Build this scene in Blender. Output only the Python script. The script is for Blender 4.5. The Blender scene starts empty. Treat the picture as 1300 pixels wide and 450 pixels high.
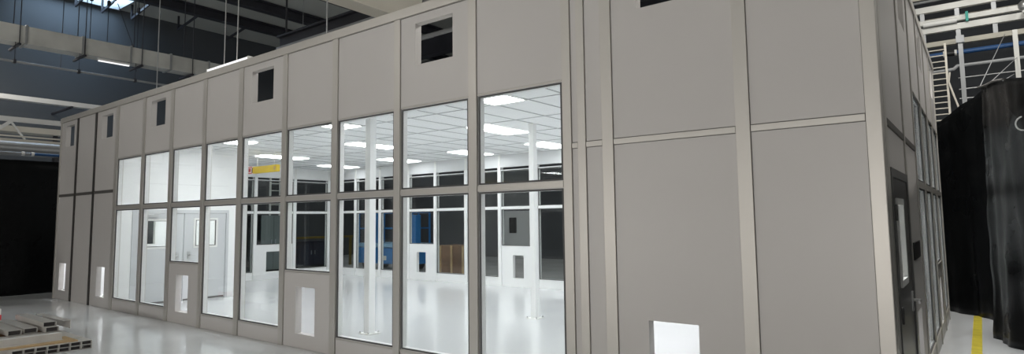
import bpy, bmesh, math, random
from mathutils import Vector, Matrix, noise
random.seed(7)
scn = bpy.context.scene
COL = scn.collection

# ------------------------------------------------------------------ materials
def mat(name, col, rough=0.5, metal=0.0, spec=0.5, var=0.0, scale=3.0, bump=0.0, bscale=40.0, rvar=0.0):
    m = bpy.data.materials.new(name); m.use_nodes = True
    nt = m.node_tree; b = nt.nodes['Principled BSDF']
    b.inputs['Base Color'].default_value = (*col, 1)
    b.inputs['Roughness'].default_value = rough
    b.inputs['Metallic'].default_value = metal
    b.inputs['Specular IOR Level'].default_value = spec
    if var or bump or rvar:
        tc = nt.nodes.new('ShaderNodeTexCoord')
        n = nt.nodes.new('ShaderNodeTexNoise'); n.inputs['Scale'].default_value = scale; n.inputs['Detail'].default_value = 4
        nt.links.new(tc.outputs['Object'], n.inputs['Vector'])
    if var:
        r = nt.nodes.new('ShaderNodeValToRGB')
        lo = tuple(max(0, c*(1-var)) for c in col); hi = tuple(min(1, c*(1+var)) for c in col)
        r.color_ramp.elements[0].position = .3; r.color_ramp.elements[1].position = .7
        r.color_ramp.elements[0].color = (*lo, 1); r.color_ramp.elements[1].color = (*hi, 1)
        nt.links.new(n.outputs['Fac'], r.inputs['Fac']); nt.links.new(r.outputs['Color'], b.inputs['Base Color'])
    if rvar:
        mr = nt.nodes.new('ShaderNodeMapRange')
        mr.inputs['From Min'].default_value = .3; mr.inputs['From Max'].default_value = .7
        mr.inputs['To Min'].default_value = max(0.01, rough-rvar); mr.inputs['To Max'].default_value = rough+rvar
        nt.links.new(n.outputs['Fac'], mr.inputs['Value']); nt.links.new(mr.outputs['Result'], b.inputs['Roughness'])
    if bump:
        n2 = nt.nodes.new('ShaderNodeTexNoise'); n2.inputs['Scale'].default_value = bscale; n2.inputs['Detail'].default_value = 3
        nt.links.new(tc.outputs['Object'], n2.inputs['Vector'])
        bp = nt.nodes.new('ShaderNodeBump'); bp.inputs['Strength'].default_value = bump; bp.inputs['Distance'].default_value = .01
        nt.links.new(n2.outputs['Fac'], bp.inputs['Height']); nt.links.new(bp.outputs['Normal'], b.inputs['Normal'])
    return m

def emit(name, col, strength):
    m = bpy.data.materials.new(name); m.use_nodes = True
    nt = m.node_tree; nt.nodes.remove(nt.nodes['Principled BSDF'])
    e = nt.nodes.new('ShaderNodeEmission'); e.inputs['Color'].default_value = (*col, 1); e.inputs['Strength'].default_value = strength
    nt.links.new(e.outputs[0], nt.nodes['Material Output'].inputs['Surface'])
    return m

def glass_mat(name, tint=(.97, .985, .98), f0=.03, f90=.6):
    m = bpy.data.materials.new(name); m.use_nodes = True
    nt = m.node_tree; nt.nodes.remove(nt.nodes['Principled BSDF'])
    t = nt.nodes.new('ShaderNodeBsdfTransparent'); t.inputs['Color'].default_value = (*tint, 1)
    g = nt.nodes.new('ShaderNodeBsdfGlossy'); g.inputs['Roughness'].default_value = .01
    lw = nt.nodes.new('ShaderNodeLayerWeight'); lw.inputs['Blend'].default_value = .5
    p = nt.nodes.new('ShaderNodeMath'); p.operation = 'POWER'; p.inputs[1].default_value = 5
    ma = nt.nodes.new('ShaderNodeMath'); ma.operation = 'MULTIPLY_ADD'; ma.inputs[1].default_value = f90; ma.inputs[2].default_value = f0
    mx = nt.nodes.new('ShaderNodeMixShader')
    nt.links.new(lw.outputs['Facing'], p.inputs[0]); nt.links.new(p.outputs[0], ma.inputs[0]); nt.links.new(ma.outputs[0], mx.inputs['Fac'])
    nt.links.new(t.outputs[0], mx.inputs[1]); nt.links.new(g.outputs[0], mx.inputs[2])
    nt.links.new(mx.outputs[0], nt.nodes['Material Output'].inputs['Surface'])
    return m

PANEL = mat('panel_paint', (.56, .54, .525), .4, var=.02, scale=.8)
POST = mat('post_aluminium', (.575, .555, .52), .44, metal=.5, spec=.4, var=.01)
GASKET = mat('gasket', (.16, .155, .15), .7)
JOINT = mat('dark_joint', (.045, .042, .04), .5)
WHITE = mat('white_panel', (.87, .875, .875), .4, var=.01)
CEIL = mat('ceiling_tile', (.89, .90, .905), .8, var=.02, scale=2, bump=.05)
TBAR = mat('ceiling_grid', (.42, .43, .44), .5)
FLOOR = mat('epoxy_floor', (.70, .72, .735), .13, var=.05, scale=.5, rvar=.04, bump=.01, bscale=2)
FLOORIN = mat('white_vinyl_floor', (.68, .69, .70), .16, var=.02, scale=.6)
GLASS = glass_mat('clear_glass')
BEAD = mat('glazing_bead', (.74, .74, .74), .4)
SEAL = mat('glazing_seal', (.08, .08, .08), .6)
DOORG = mat('door_grey', (.60, .615, .63), .4, var=.01)
DOORD = mat('door_dark_paint', (.15, .147, .145), .32, var=.03)
STEEL = mat('brushed_steel', (.6, .6, .6), .3, metal=.9)
BLACK = mat('black_paint', (.012, .012, .013), .4)
PLASTIC = mat('black_plastic_sheet', (.005, .0055, .006), .32, spec=.12, bump=.5, bscale=6, rvar=.08, scale=2)
DIM = mat('dark_wall', (.07, .075, .085), .8, var=.15, scale=.4)
BLUEG = mat('bluegrey_cladding', (.075, .083, .092), .6, var=.10, scale=.35)
DECK = mat('roof_deck', (.45, .46, .43), .7, var=.10, scale=.3)
BEAMD = mat('dark_steel', (.035, .036, .045), .5, var=.2, scale=1)
GALV = mat('galvanised_duct', (.60, .60, .57), .45, metal=.1, var=.15, scale=1.3)
PIPEG = mat('grey_pipe', (.35, .36, .37), .4, metal=.3, var=.08)
WHITEP = mat('white_paint', (.80, .80, .78), .4, var=.03)
CREAM = mat('cream_paint', (.70, .66, .58), .5, var=.06, scale=1)
BLUEP = mat('blue_paint', (.015, .07, .20), .35, var=.05)
LBLUE = mat('machine_blue', (.03, .18, .45), .4, var=.1)
HEADER = mat('header_panel', (.70, .71, .72), .5, var=.01)
DYELLOW = mat('dark_yellow_paint', (.16, .115, .02), .5, var=.2, scale=3)  # much darker than the plain yellow paint
YELLOW = mat('yellow_paint', (.70, .50, .03), .45, var=.08, scale=4)
FYELLOW = mat('floor_line_yellow', (.62, .52, .06), .4, var=.15, scale=6)
RED = mat('red_paint', (.55, .04, .05), .5)
WOOD = mat('plywood', (.48, .33, .17), .6, var=.2, scale=5)
BROWN = mat('brown_crate_wood', (.20, .11, .06), .6, var=.25, scale=3)
ALU = mat('aluminium_extrusion', (.62, .60, .57), .35, metal=.4, var=.06, scale=6)
HSHADE = mat('channel_hollow_shade', (.05, .045, .045), .6)  # near-black tone for the shade inside the hollow channels
TCREAM = mat('darker_cream_steel', (.45, .43, .36), .5, var=.06, scale=1)  # darker than the plain cream paint
GREEN = mat('teal_paint', (.02, .35, .28), .5)
TUBE = emit('led_diffuser', (.97, .988, 1.0), 20.5)
TUBE2 = emit('led_diffuser_far', (.97, .988, 1.0), 8.5)
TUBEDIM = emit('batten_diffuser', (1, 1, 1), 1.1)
SKY = emit('skylight_sky', (.55, .76, 1.0), 7.0)

# ------------------------------------------------------------------ mesh helpers
class MB:
    def __init__(s): s.bm = bmesh.new()
    def box(s, x0, x1, y0, y1, z0, z1, M=None):
        P = [(x, y, z) for x in (x0, x1) for y in (y0, y1) for z in (z0, z1)]
        v = [s.bm.verts.new(M(*p) if M else p) for p in P]
        for f in ((0, 1, 3, 2), (4, 6, 7, 5), (0, 4, 5, 1), (2, 3, 7, 6), (0, 2, 6, 4), (1, 5, 7, 3)):
            s.bm.faces.new([v[i] for i in f])
        return s
    def hexa(s, P):
        v = [s.bm.verts.new(p) for p in P]
        for f in ((0, 1, 3, 2), (4, 6, 7, 5), (0, 4, 5, 1), (2, 3, 7, 6), (0, 2, 6, 4), (1, 5, 7, 3)):
            s.bm.faces.new([v[i] for i in f])
        return s
    def tube(s, p, q, r, n=10):
        p, q = Vector(p), Vector(q); d = (q-p).normalized()
        a = d.orthogonal().normalized(); b = d.cross(a)
        A = []; B = []
        for i in range(n):
            t = 2*math.pi*i/n; o = (a*math.cos(t)+b*math.sin(t))*r
            A.append(s.bm.verts.new(p+o)); B.append(s.bm.verts.new(q+o))
        for i in range(n): s.bm.faces.new((A[i], A[(i+1) % n], B[(i+1) % n], B[i]))
        s.bm.faces.new(A); s.bm.faces.new(B)
        return s
    def bar(s, p, q, w, h):
        "rectangular bar from p to q; w across, h in the upright sense"
        p, q = Vector(p), Vector(q); d = (q-p).normalized()
        up = Vector((0, 0, 1)) if abs(d.z) < .95 else Vector((1, 0, 0))
        a = d.cross(up).normalized(); b = a.cross(d).normalized()
        P = [c+a*(i*w/2)+b*(j*h/2) for c in (p, q) for i in (-1, 1) for j in (-1, 1)]
        return s.hexa(P)
    def path(s, pts, r, n=8):
        for a, b in zip(pts, pts[1:]): s.tube(a, b, r, n)
        for a in pts[1:-1]: bmesh.ops.create_uvsphere(s.bm, u_segments=n, v_segments=6, radius=r*1.02, matrix=Matrix.Translation(a))
        return s
    def holed(s, u0, u1, z0, z1, hole, t0, t1, M):
        hu0, hu1, hz0, hz1 = hole
        us = (u0, hu0, hu1, u1); zs = (z0, hz0, hz1, z1)
        V = {(i, j, k): s.bm.verts.new(M(us[i], (t0, t1)[k], zs[j])) for i in range(4) for j in range(4) for k in range(2)}
        F = s.bm.faces.new
        for i in range(3):
            for j in range(3):
                if (i, j) == (1, 1): continue
                for k in range(2): F([V[i, j, k], V[i+1, j, k], V[i+1, j+1, k], V[i, j+1, k]])
        for i in range(3):
            for j in (0, 3): F([V[i, j, 0], V[i+1, j, 0], V[i+1, j, 1], V[i, j, 1]])
            for q in (0, 3): F([V[q, i, 0], V[q, i+1, 0], V[q, i+1, 1], V[q, i, 1]])
        for a, b in (((1, 1), (2, 1)), ((1, 2), (2, 2)), ((1, 1), (1, 2)), ((2, 1), (2, 2))):
            F([V[a[0], a[1], 0], V[b[0], b[1], 0], V[b[0], b[1], 1], V[a[0], a[1], 1]])
        return s
    def build(s, name, m, parent=None, bevel=0.0, smooth=False):
        bmesh.ops.recalc_face_normals(s.bm, faces=s.bm.faces[:])
        if bevel:
            es = [e for e in s.bm.edges if len(e.link_faces) == 2 and e.calc_face_angle(0) > .7]
            bmesh.ops.bevel(s.bm, geom=es, offset=bevel, segments=2, profile=.6, affect='EDGES', clamp_overlap=True)
        me = bpy.data.meshes.new(name)
        if parent:
            bmesh.ops.translate(s.bm, verts=s.bm.verts[:], vec=-WLOC[parent.name])
        else:  # origin at the foot of the shape
            xs = [v.co for v in s.bm.verts]
            c = Vector(((min(v.x for v in xs)+max(v.x for v in xs))/2, (min(v.y for v in xs)+max(v.y for v in xs))/2, min(v.z for v in xs)))
            bmesh.ops.translate(s.bm, verts=s.bm.verts[:], vec=-c)
        s.bm.to_mesh(me); s.bm.free()
        me.materials.append(m)
        if smooth:
            for p in me.polygons: p.use_smooth = True
        o = bpy.data.objects.new(name, me); COL.objects.link(o)
        if parent: o.parent = parent; WLOC[o.name] = WLOC[parent.name].copy()
        else: o.location = c; WLOC[o.name] = c
        return o
WLOC = {}

def tag(o, label=None, cat=None, group=None, kind=None):
    if label: o['label'] = label
    if cat: o['category'] = cat
    if group: o['group'] = group
    if kind: o['kind'] = kind
    return o

def thing(name, loc, label=None, cat=None, group=None, kind=None):
    o = bpy.data.objects.new(name, None); COL.objects.link(o); o.location = loc; o.empty_display_size = .1
    WLOC[o.name] = Vector(loc)
    return tag(o, label, cat, group, kind)

def dup(o, loc, label=None, group=None):
    def cp(a, par):
        c = a.copy(); COL.objects.link(c)
        if par: c.parent = par
        for ch in a.children: cp(ch, c)
        return c
    r = cp(o, None); r.location = loc; WLOC[r.name] = Vector(loc)
    if label: r['label'] = label
    if group: r['group'] = group
    return r

ORD = ['first', 'second', 'third', 'fourth', 'fifth', 'sixth', 'seventh', 'eighth', 'ninth', 'tenth']

# ------------------------------------------------------------------ dimensions (metres, camera over the origin)
Y0 = 4.882       # outer face of the cleanroom's front wall
T = .10          # wall thickness
YB = 12.40       # inner face of the back wall
XR = -.503       # outer face of the right-hand side wall
XL = -17.20      # inner face of the left end wall
H = 4.25; HC = 4.135
ZG0, ZM0, ZM1, ZG1 = .222, 2.0, 2.065, 3.03
def MF(u, t, z): return (u, Y0+t, z)
def MS(u, t, z): return (XR-t, u, z)
def MBK(u, t, z): return (u, YB+t, z)
def ML(u, t, z): return (XL-t, u, z)

# ------------------------------------------------------------------ ground and warehouse shell
floor = MB().box(-28, 8, -8, 24, -.1, 0).build('floor', FLOOR); tag(floor, 'glossy grey epoxy floor of the warehouse', 'floor', kind='structure')
fin = MB().box(XL, XR-T, Y0+T, YB, .0, .003).build('floor_cleanroom', FLOORIN); tag(fin, 'shiny white floor inside the cleanroom', 'floor', kind='structure')
wl = MB().box(-26.2, -26, -8, 24, 0, 10).build('wall_left', BLUEG); tag(wl, 'blue-grey clad wall of the warehouse far left', 'wall', kind='structure')
o = MB().box(8, 8.2, -8, 24, 0, 10).build('wall_right', DIM); tag(o, 'warehouse wall beyond the right curtain', 'wall', kind='structure')
o = MB().box(-26, 8, -8.2, -8, 0, 10).build('wall_rear', DIM); tag(o, 'warehouse wall behind the viewer', 'wall', kind='structure')
m = MB(); m.box(-26, 8, 22, 22.2, 0, 10)
wf = m.build('wall_far', DIM); tag(wf, 'dark far wall of the warehouse', 'wall', kind='structure')
# roof deck with a hole for the skylight
SKX0, SKX1, SKY0, SKY1 = -25.72, -23.5, 5.9, 8.85
m = MB().holed(-26.2, 8, -8, 24.2, (SKX0, SKX1, SKY0, SKY1), 0, .15, lambda u, t, z: (u, z, 10+t))
ceil_w = m.build('ceiling_roof', DECK); tag(ceil_w, 'dark sheet metal roof deck of the warehouse', 'roof', kind='structure')
sk = thing('skylight', (SKX0, SKY0, 10), 'bright blue skylight in the roof above the grey duct', 'skylight')
m = MB()
m.holed(SKX0-.05, SKX1+.05, SKY0-.05, SKY1+.05, (SKX0+.02, SKX1-.02, SKY0+.02, SKY1-.02), -.1, -.002, lambda u, t, z: (u, z, 10+t))
m.build('curb_frame', PIPEG, sk)
MB().box(SKX0-.03, SKX1+.03, SKY0-.03, SKY1+.03, 10.16, 10.18).build('glazing', SKY, sk)
MB().box((SKX0+SKX1)/2-.03, (SKX0+SKX1)/2+.03, SKY0, SKY1, 10.02, 10.10).build('glazing_bar', PIPEG, sk)

# ------------------------------------------------------------------ cleanroom front wall
post_x = [(-17.40, -17.33), (-16.30, -16.21), (-15.19, -15.10), (-14.03, -13.89), (-12.72, -12.61), (-11.53, -11.41), (-10.31, -10.20),
          (-9.15, -9.03), (-7.92, -7.81), (-6.745, -6.63), (-5.525, -5.42), (-4.33, -4.215), (-3.125, -3.03), (-2.96, -2.875), (-2.70, -2.59), (-1.50, -1.39)]
post_lab = ['narrow grey end post at the far left corner of the cleanroom front',
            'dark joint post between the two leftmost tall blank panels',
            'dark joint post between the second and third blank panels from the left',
            'wide grey wall post where the left blank panels meet the first window',
            'grey wall post between the first and second windows from the left',
            'grey wall post between the second window and the first short window',
            'grey wall post between the first short window and the fourth window',
            'grey wall post between the fourth and fifth windows from the left',
            'grey wall post on the left side of the second short window',
            'grey wall post on the right side of the second short window',
            'grey wall post between the seventh and eighth windows from the left',
            'grey wall post between the last two large windows on the right',
            'pale wall post along the right edge of the rightmost front window',
            'pale wall post, second of the three close together right of the windows',
            'pale wall post, third of the three close together, left of the big blank panel',
            'pale wide wall post between the two big blank panels at the right']
for i, ((a, b), lab) in enumerate(zip(post_x, post_lab)):
    t = thing('wall_post', ((a+b)/2, Y0, 0), lab, 'wall post', 'posts of the cleanroom front wall')
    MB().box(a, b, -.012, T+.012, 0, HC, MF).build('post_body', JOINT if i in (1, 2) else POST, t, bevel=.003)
    MB().box(a-.004, b+.004, .012, T-.012, 0.004, HC-.004, MF).build('gasket', GASKET, t)
tr = MB().box(-17.42, XR+.004, -.02, T+.02, HC+.002, H, MF).build('trim_1', POST, bevel=.004); tag(tr, 'pale cap rail along the top of the cleanroom front wall', 'cap rail', kind='structure')
tr = MB().box(-17.33, XR-.10, .01, T-.01, HC-.012, HC+.004, MF).build('trim_2', GASKET); tag(tr, 'dark sealing strip under the cap rail', 'seal', kind='structure')

def panel(M, a, b, z0, z1, lab, hole=None, group=None, t0=.004, t1=T, mt=PANEL, rail=None):
    m = MB()
    g = .004
    if hole: m.holed(a+g, b-g, z0, z1, hole, t0, t1, M)
    else: m.box(a+g, b-g, t0, t1, z0, z1, M)
    if rail is None:
        o = m.build('wall_panel', mt); return tag(o, lab, 'wall panel', group)
    c = M((a+b)/2, 0, z0)
    t = thing('wall_panel', c, lab, 'wall panel', group)
    m.build('panel_sheet', mt, t)
    MB().box(a+g, b-g, -.006, t1, z1+.006, z1+.055, M).build('top_rail', rail[0], t, bevel=.002)
    MB().box(a+g, b-g, .012, t1-.01, z1-.002, z1+.064, M).build('gasket', GASKET, t)
    return t

GU, GL = 'upper blank panels of the front wall', 'lower blank panels of the front wall'
B = [(post_x[i][1], post_x[i+1][0]) for i in range(len(post_x)-1)] + [(-1.39, -.60)]
# three blank bays at the far left
LR = mat('dark_rail', (.10, .095, .09), .5)
for i, nm in enumerate(('leftmost', 'second', 'third')):
    a, b = B[i]
    uh = [(-17.06, -16.50, 3.53, 4.03), None, (-14.83, -14.23, 3.53, 4.03)][i]
    lh = [(-17.06, -16.62, .205, .825), None, (-14.77, -14.33, .205, .825)][i]
    panel(MF, a, b, 0.002, 2.355, ['leftmost tall lower wall panel with a bright slot near the floor', 'plain tall lower wall panel, second from the left end',
          'tall lower wall panel with a bright slot, just left of the first window'][i], lh, GL, rail=(LR,))
    panel(MF, a, b, 2.42, HC-.006, ['leftmost upper wall panel with a small dark vent hole', 'plain upper wall panel, second from the left end',
          'upper wall panel with a dark vent hole, just left of the first window'][i], uh, GU)
# upper panels above the windows
up = {4: (-12.38, -11.78, 3.53, 4.03), 7: (-8.79, -8.19, 3.53, 4.03), 10: (-5.17, -4.57, 3.53, 4.03)}
nm = ['plain upper wall panel above the first window from the left', 'upper wall panel with dark vent hole above the second window from the left',
      'plain upper wall panel above the first short window', 'plain upper wall panel above the fourth window from the left',
      'upper wall panel with dark vent hole above the fifth window from the left', 'plain upper wall panel above the second short window',
      'plain upper wall panel above the seventh window from the left', 'upper wall panel with the large dark vent hole above the eighth window',
      'plain upper wall panel above the rightmost front window']
for i in range(3, 12):
    a, b = B[i]; panel(MF, a, b, ZG1+.020, HC-.006, nm[i-3], up.get(i), GU)
# right-hand blank bays
nmr = [('narrow strip', 'sliver'), ('narrow', 'narrow'), ('big', 'big'), ('big', 'big')]
lab_u = ['sliver of upper wall panel between the first two close pale posts', 'narrow upper wall panel between the second and third close pale posts',
         'big upper wall panel with a dark vent hole at the top edge of the photo', 'big plain upper wall panel beside the right corner post']
lab_l = ['sliver of lower wall panel between the first two close pale posts', 'narrow lower wall panel between the second and third close pale posts',
         'big lower wall panel with a bright square opening at the bottom', 'big plain lower wall panel beside the right corner post']
for k, i in enumerate((12, 13, 14, 15)):
    a, b = B[i]
    panel(MF, a, b, .002, 2.362, lab_l[k], (-2.30, -1.865, .205, .83) if k == 2 else None, GL, rail=(POST,))
    panel(MF, a, b, 2.425, HC-.006, lab_u[k], (-2.335, -1.735, 3.57, 4.07) if k == 2 else None, GU)
t = thing('corner_post', (-.55, Y0, 0), 'pale wide corner post at the right end of the front wall', 'corner post')
MB().box(-.60, XR+.002, -.012, T+.012, 0, HC, MF).build('post_body', POST, t, bevel=.006)
MB().box(-.604, -.55, .012, T-.01, .004, HC-.004, MF).build('gasket', GASKET, t)

# windows
def window(n, M, a, b, zlow, lab, fm, pm, kick_hole=None, tin=0.0, group=None, zmid=(ZM0, ZM1), ztop=ZG1, depth=(0.0, T)):
    c = M((a+b)/2, 0, 0)
    t = thing('window_%d' % n, c, lab, 'window', group, 'structure')
    d0, d1 = depth; g = .008; fw = .022
    m = MB()
    for z0, z1 in ((zlow, zmid[0]), (zmid[1], ztop)):
        m.box(a+g, a+g+fw, d0+.012, d1-.012, z0, z1, M); m.box(b-g-fw, b-g, d0+.012, d1-.012, z0, z1, M)
        m.box(a+g+fw, b-g-fw, d0+.012, d1-.012, z0, z0+fw, M); m.box(a+g+fw, b-g-fw, d0+.012, d1-.012, z1-fw, z1, M)
    m.build('window_frame', BEAD, t)
    m = MB(); sw = fw+.0015
    for z0, z1 in ((zlow, zmid[0]), (zmid[1], ztop)):
        m.holed(a+g+.006, b-g-.006, z0+.006, z1-.006, (a+g+sw, b-g-sw, z0+sw, z1-sw), d0+.009, d0+.022, M)
    m.build('glazing_seal', SEAL, t)
    MB().box(a+g, b-g, d0-.006, d1+.006, zmid[0], zmid[1], M).build('mid_rail', fm, t, bevel=.002)
    MB().box(a+g, b-g, d0-.004, d1+.004, ztop, ztop+.016, M).build('head_rail', fm, t, bevel=.002)
    MB().box(a+g, b-g, d0-.004, d1+.004, zlow-.014, zlow, M).build('sill', fm, t, bevel=.002)
    tp = d0+.024
    for z0, z1 in ((zlow, zmid[0]), (zmid[1], ztop)):
        MB().box(a+g+fw*.6, b-g-fw*.6, tp-.004, tp+.004, z0+fw*.6, z1-fw*.6, M).build('pane', GLASS, t)
    if zlow < .6:
        MB().box(a+g, b-g, d0+.004, d1, .002, zlow-.018, M).build('kick_panel', pm, t)
    else:
        m = MB()
        if kick_hole: m.holed(a+g, b-g, .002, zlow-.018, kick_hole, d0+.004, d1, M)
        else: m.box(a+g, b-g, d0+.004, d1, .002, zlow-.018, M)
        m.build('low_panel', pm, t)
    return t
wlab = ['leftmost tall window of the front wall, blank white wall behind it', 'second window from the left, grey door leaf behind the glass',
        'first short window, above a low panel with a bright slot', 'fourth window from the left, door leaf with pane behind',
        'fifth window from the left, yellow beam seen through it', 'second short window, above the nearer low panel with a bright slot',
        'seventh window from the left, white column behind the glass', 'eighth window from the left, blue machine seen far behind it',
        'rightmost and largest front window with ceiling lights behind']
GW = 'windows of the cleanroom front wall'
for k, i in enumerate(range(3, 12)):
    a, b = B[i]
    if k == 2: window(k+1, MF, a, b, 1.03, wlab[k], POST, PANEL, (-11.12, -10.67, .195, .82), group=GW)
    elif k == 5: window(k+1, MF, a, b, 1.03, wlab[k], POST, PANEL, (-7.52, -7.08, .19, .82), group=GW)
    else: window(k+1, MF, a, b, ZG0, wlab[k], POST, PANEL, group=GW)

# ------------------------------------------------------------------ right-hand side wall (x = XR)
SY = [5.10, 6.40, 7.58, 8.76, 9.94, 11.12, 12.30]
GS = 'panels of the right side wall'
SIDE = PANEL
tr = MB().box(Y0+T+.03, YB+.12, -.012, T+.012, HC, H-.003, MS).build('trim_3', POST, bevel=.003); tag(tr, 'cap rail along the top of the right side wall', 'cap rail', kind='structure')
sp_lab = ['dark seam post right of the side door', 'seam post left of the first side window', 'seam post between first and second side windows',
          'seam post between second and short side windows', 'seam post between short and last side windows', 'end post at the far corner of the side wall']
for i, y in enumerate(SY[1:]):
    t = thing('wall_post', (XR, y, 0), sp_lab[i], 'wall post', 'posts of the right side wall')
    MB().box(y-.035, y+.035, -.008, T+.008, 0, HC, MS).build('post_body', POST, t, bevel=.002)
    MB().box(y-.042, y+.042, .012, T-.012, .004, HC-.004, MS).build('gasket', GASKET, t)
t = thing('wall_post', (XR, 5.05, 0), 'dark jamb post between the corner post and the side door', 'wall post', 'posts of the right side wall')
MB().box(Y0+T+.014, 5.13, -.004, T+.008, 0, HC, MS).build('post_body', POST, t, bevel=.002)
MB().box(5.0, 5.14, .012, T-.012, .004, HC-.004, MS).build('gasket', GASKET, t)
sh = {1: (6.72, 7.32, 3.57, 4.07), 3: (9.05, 9.65, 3.57, 4.07), 5: (11.4, 12.0, 3.57, 4.07)}
su_lab = ['upper side wall panel above the dark door', 'upper side wall panel with a dark vent hole next to the door panel', 'plain upper side panel above the first side window',
          'upper side panel with a dark vent hole above the second side window', 'plain upper side panel above the short side window', 'upper side panel with a vent hole above the last side window']
for i in range(6):
    a, b = SY[i]+.035, SY[i+1]-.035
    if i == 0: a = 5.13
    z0 = 2.42 if i < 2 else ZG1+.020
    panel(MS, a, b, z0, HC-.004, su_lab[i], sh.get(i), GS)
# bay 1 lower: panel over the door + door
panel(MS, 5.13, 6.365, 2.06, 2.355, 'short dark panel strip over the side door', None, GS, rail=(LR,))
panel(MS, 6.435, 7.545, .002, 2.355, 'lower side wall panel with a bright slot between the door and the side windows', (6.68, 7.12, .2, .82), GS, rail=(LR,))
d = thing('door_3', (XR, 5.7, 0), 'dark grey side door with a narrow vision pane', 'door', kind='structure')
m = MB(); m.box(5.14, 5.215, -.012, T, 0, 2.05, MS); m.box(6.275, 6.355, -.012, T, 0, 2.05, MS); m.box(5.215, 6.275, -.012, T, 1.985, 2.05, MS)
m.build('door_frame', DOORD, d, bevel=.003)
MB().holed(5.22, 6.27, .01, 1.98, (5.42, 5.84, 1.19, 1.80), .0, .05, MS).build('door_leaf', DOORD, d)
m = MB().holed(5.39, 5.87, 1.16, 1.83, (5.44, 5.82, 1.21, 1.78), -.012, .06, MS); m.build('vision_frame', WHITEP, d)
MB().box(5.435, 5.825, .02, .028, 1.205, 1.785, MS).build('pane', GLASS, d)
for z in (1.72, .98, .25):
    MB().box(5.20, 5.245, -.024, .0, z-.06, z+.06, MS).build('hinge', BLACK, d, bevel=.003)
m = MB(); m.box(6.13, 6.20, -.012, 0, .90, 1.06, MS); m.tube(MS(6.165, -.012, .99), MS(6.165, -.065, .99), .011); m.tube(MS(6.175, -.06, .99), MS(6.02, -.06, .985), .011)
m.build('lever_handle', STEEL, d)
t = MB().box(6.62, 7.30, -.006, .006, 1.29, 1.45, MS).build('reflection_plate', BLACK, bevel=.002); tag(t, 'black plate standing in for the curtain reflection on the side wall beside the door', 'plate')  # thin black plate stands in for the dark curtain mirrored in the panel
sw_lab = ['first side window, nearest the dark door', 'second side window from the door', 'short side window above a low panel with a slot', 'last side window at the far corner']
for k, i in enumerate(range(2, 6)):
    a, b = SY[i]+.035, SY[i+1]-.035
    window(10+k, MS, a, b, 1.03 if k == 2 else ZG0, sw_lab[k], POST, PANEL, (a+.30, a+.74, .2, .82) if k == 2 else None, group='windows of the right side wall')

# ------------------------------------------------------------------ back wall and left end wall of the cleanroom
BX = [-17.10, -15.87, -14.68, -13.42, -12.30, -11.13, -9.95, -8.78, -7.60]
wb = thing('wall_back', (-9, YB, 0), 'white rear wall of the cleanroom', 'wall', kind='structure')
MB().box(XL, XR-T-.02, 0, T, ZG1+.04, 3.5, MBK).build('header_panel', HEADER, wb)
MB().box(BX[-1], XR-T-.02, 0, T, 0, ZG1+.039, MBK).build('blank_panel', WHITE, wb)
for x in BX:
    MB().box(x-.05, x+.05, -.012, T+.01, 0, ZG1+.04, MBK).build('mullion', WHITE, wb, bevel=.003)
    MB().box(x-.035, x+.035, -.006, 0.0, ZG1+.04, 3.40, MBK).build('header_seam_strip', WHITEP, wb)
bl = ['corner window of the rear wall farthest left', 'rear window second from the left corner', 'rear window left of the small white low panel with dark hole',
      'rear short window above a white low panel, blue machine behind', 'rear tall window showing a brown crate outside',
      'rear tall window left of the nearer white low panel with dark hole', 'rear short window above the nearer white low panel, grey door behind', 'rear tall window behind the slim white column']
n = 14
for i in range(8):
    a, b = BX[i]+.05, BX[i+1]-.05
    short = i in (3, 6)
    hole = {3: (-13.05, -12.68, .22, .80), 6: (-9.53, -9.19, .22, .80)}.get(i)
    window(n, MBK, a, b, 1.03 if short else ZG0, bl[i], WHITE, WHITE, hole, group='windows of the cleanroom rear wall', zmid=(1.975, 2.04), ztop=2.985); n += 1
LY = [7.50, 8.62, 9.77, 11.09, 12.36]
wl2 = thing('wall_end', (XL, 10, 0), 'white left end wall of the cleanroom', 'wall', kind='structure')
MB().box(7.4, YB, 0, T, ZG1+.04, 3.5, ML).build('header_panel', WHITE, wl2)
MB().holed(Y0+T+.015, 7.4, 0, 3.5, (6.62, 7.02, 1.15, 1.98), 0, T, ML).build('blank_panel', WHITE, wl2)
for y in LY:
    MB().box(y-.05, y+.05, -.012, T+.01, 0, ZG1+.04, ML).build('mullion', WHITE, wl2, bevel=.003)
    MB().box(y-.035, y+.035, -.006, 0, ZG1+.04, 3.40, ML).build('header_seam_strip', WHITEP, wl2)
ll = ['end wall window hidden next to the gowning room', 'end wall tall window left of the white low panel', 'end wall short window above a white low panel with a dark opening', 'end wall tall window next to the rear corner']
t = thing('window_%d' % n, (XL, 6.82, 1.15), 'small window in the end wall of the small room', 'window', kind='structure'); n += 1
MB().holed(6.60, 7.04, 1.13, 2.0, (6.65, 6.99, 1.18, 1.95), -.01, T+.01, ML).build('window_frame', WHITEP, t)
MB().box(6.64, 7.0, .03, .036, 1.17, 1.96, ML).build('pane', GLASS, t)
for i in range(4):
    a, b = LY[i]+.05, LY[i+1]-.05
    window(n, ML, a, b, 1.03 if i == 2 else ZG0, ll[i], WHITE, WHITE, (10.15, 10.66, .22, .82) if i == 2 else None, group='windows of the cleanroom end wall', zmid=(1.975, 2.04), ztop=2.985); n += 1

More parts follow.
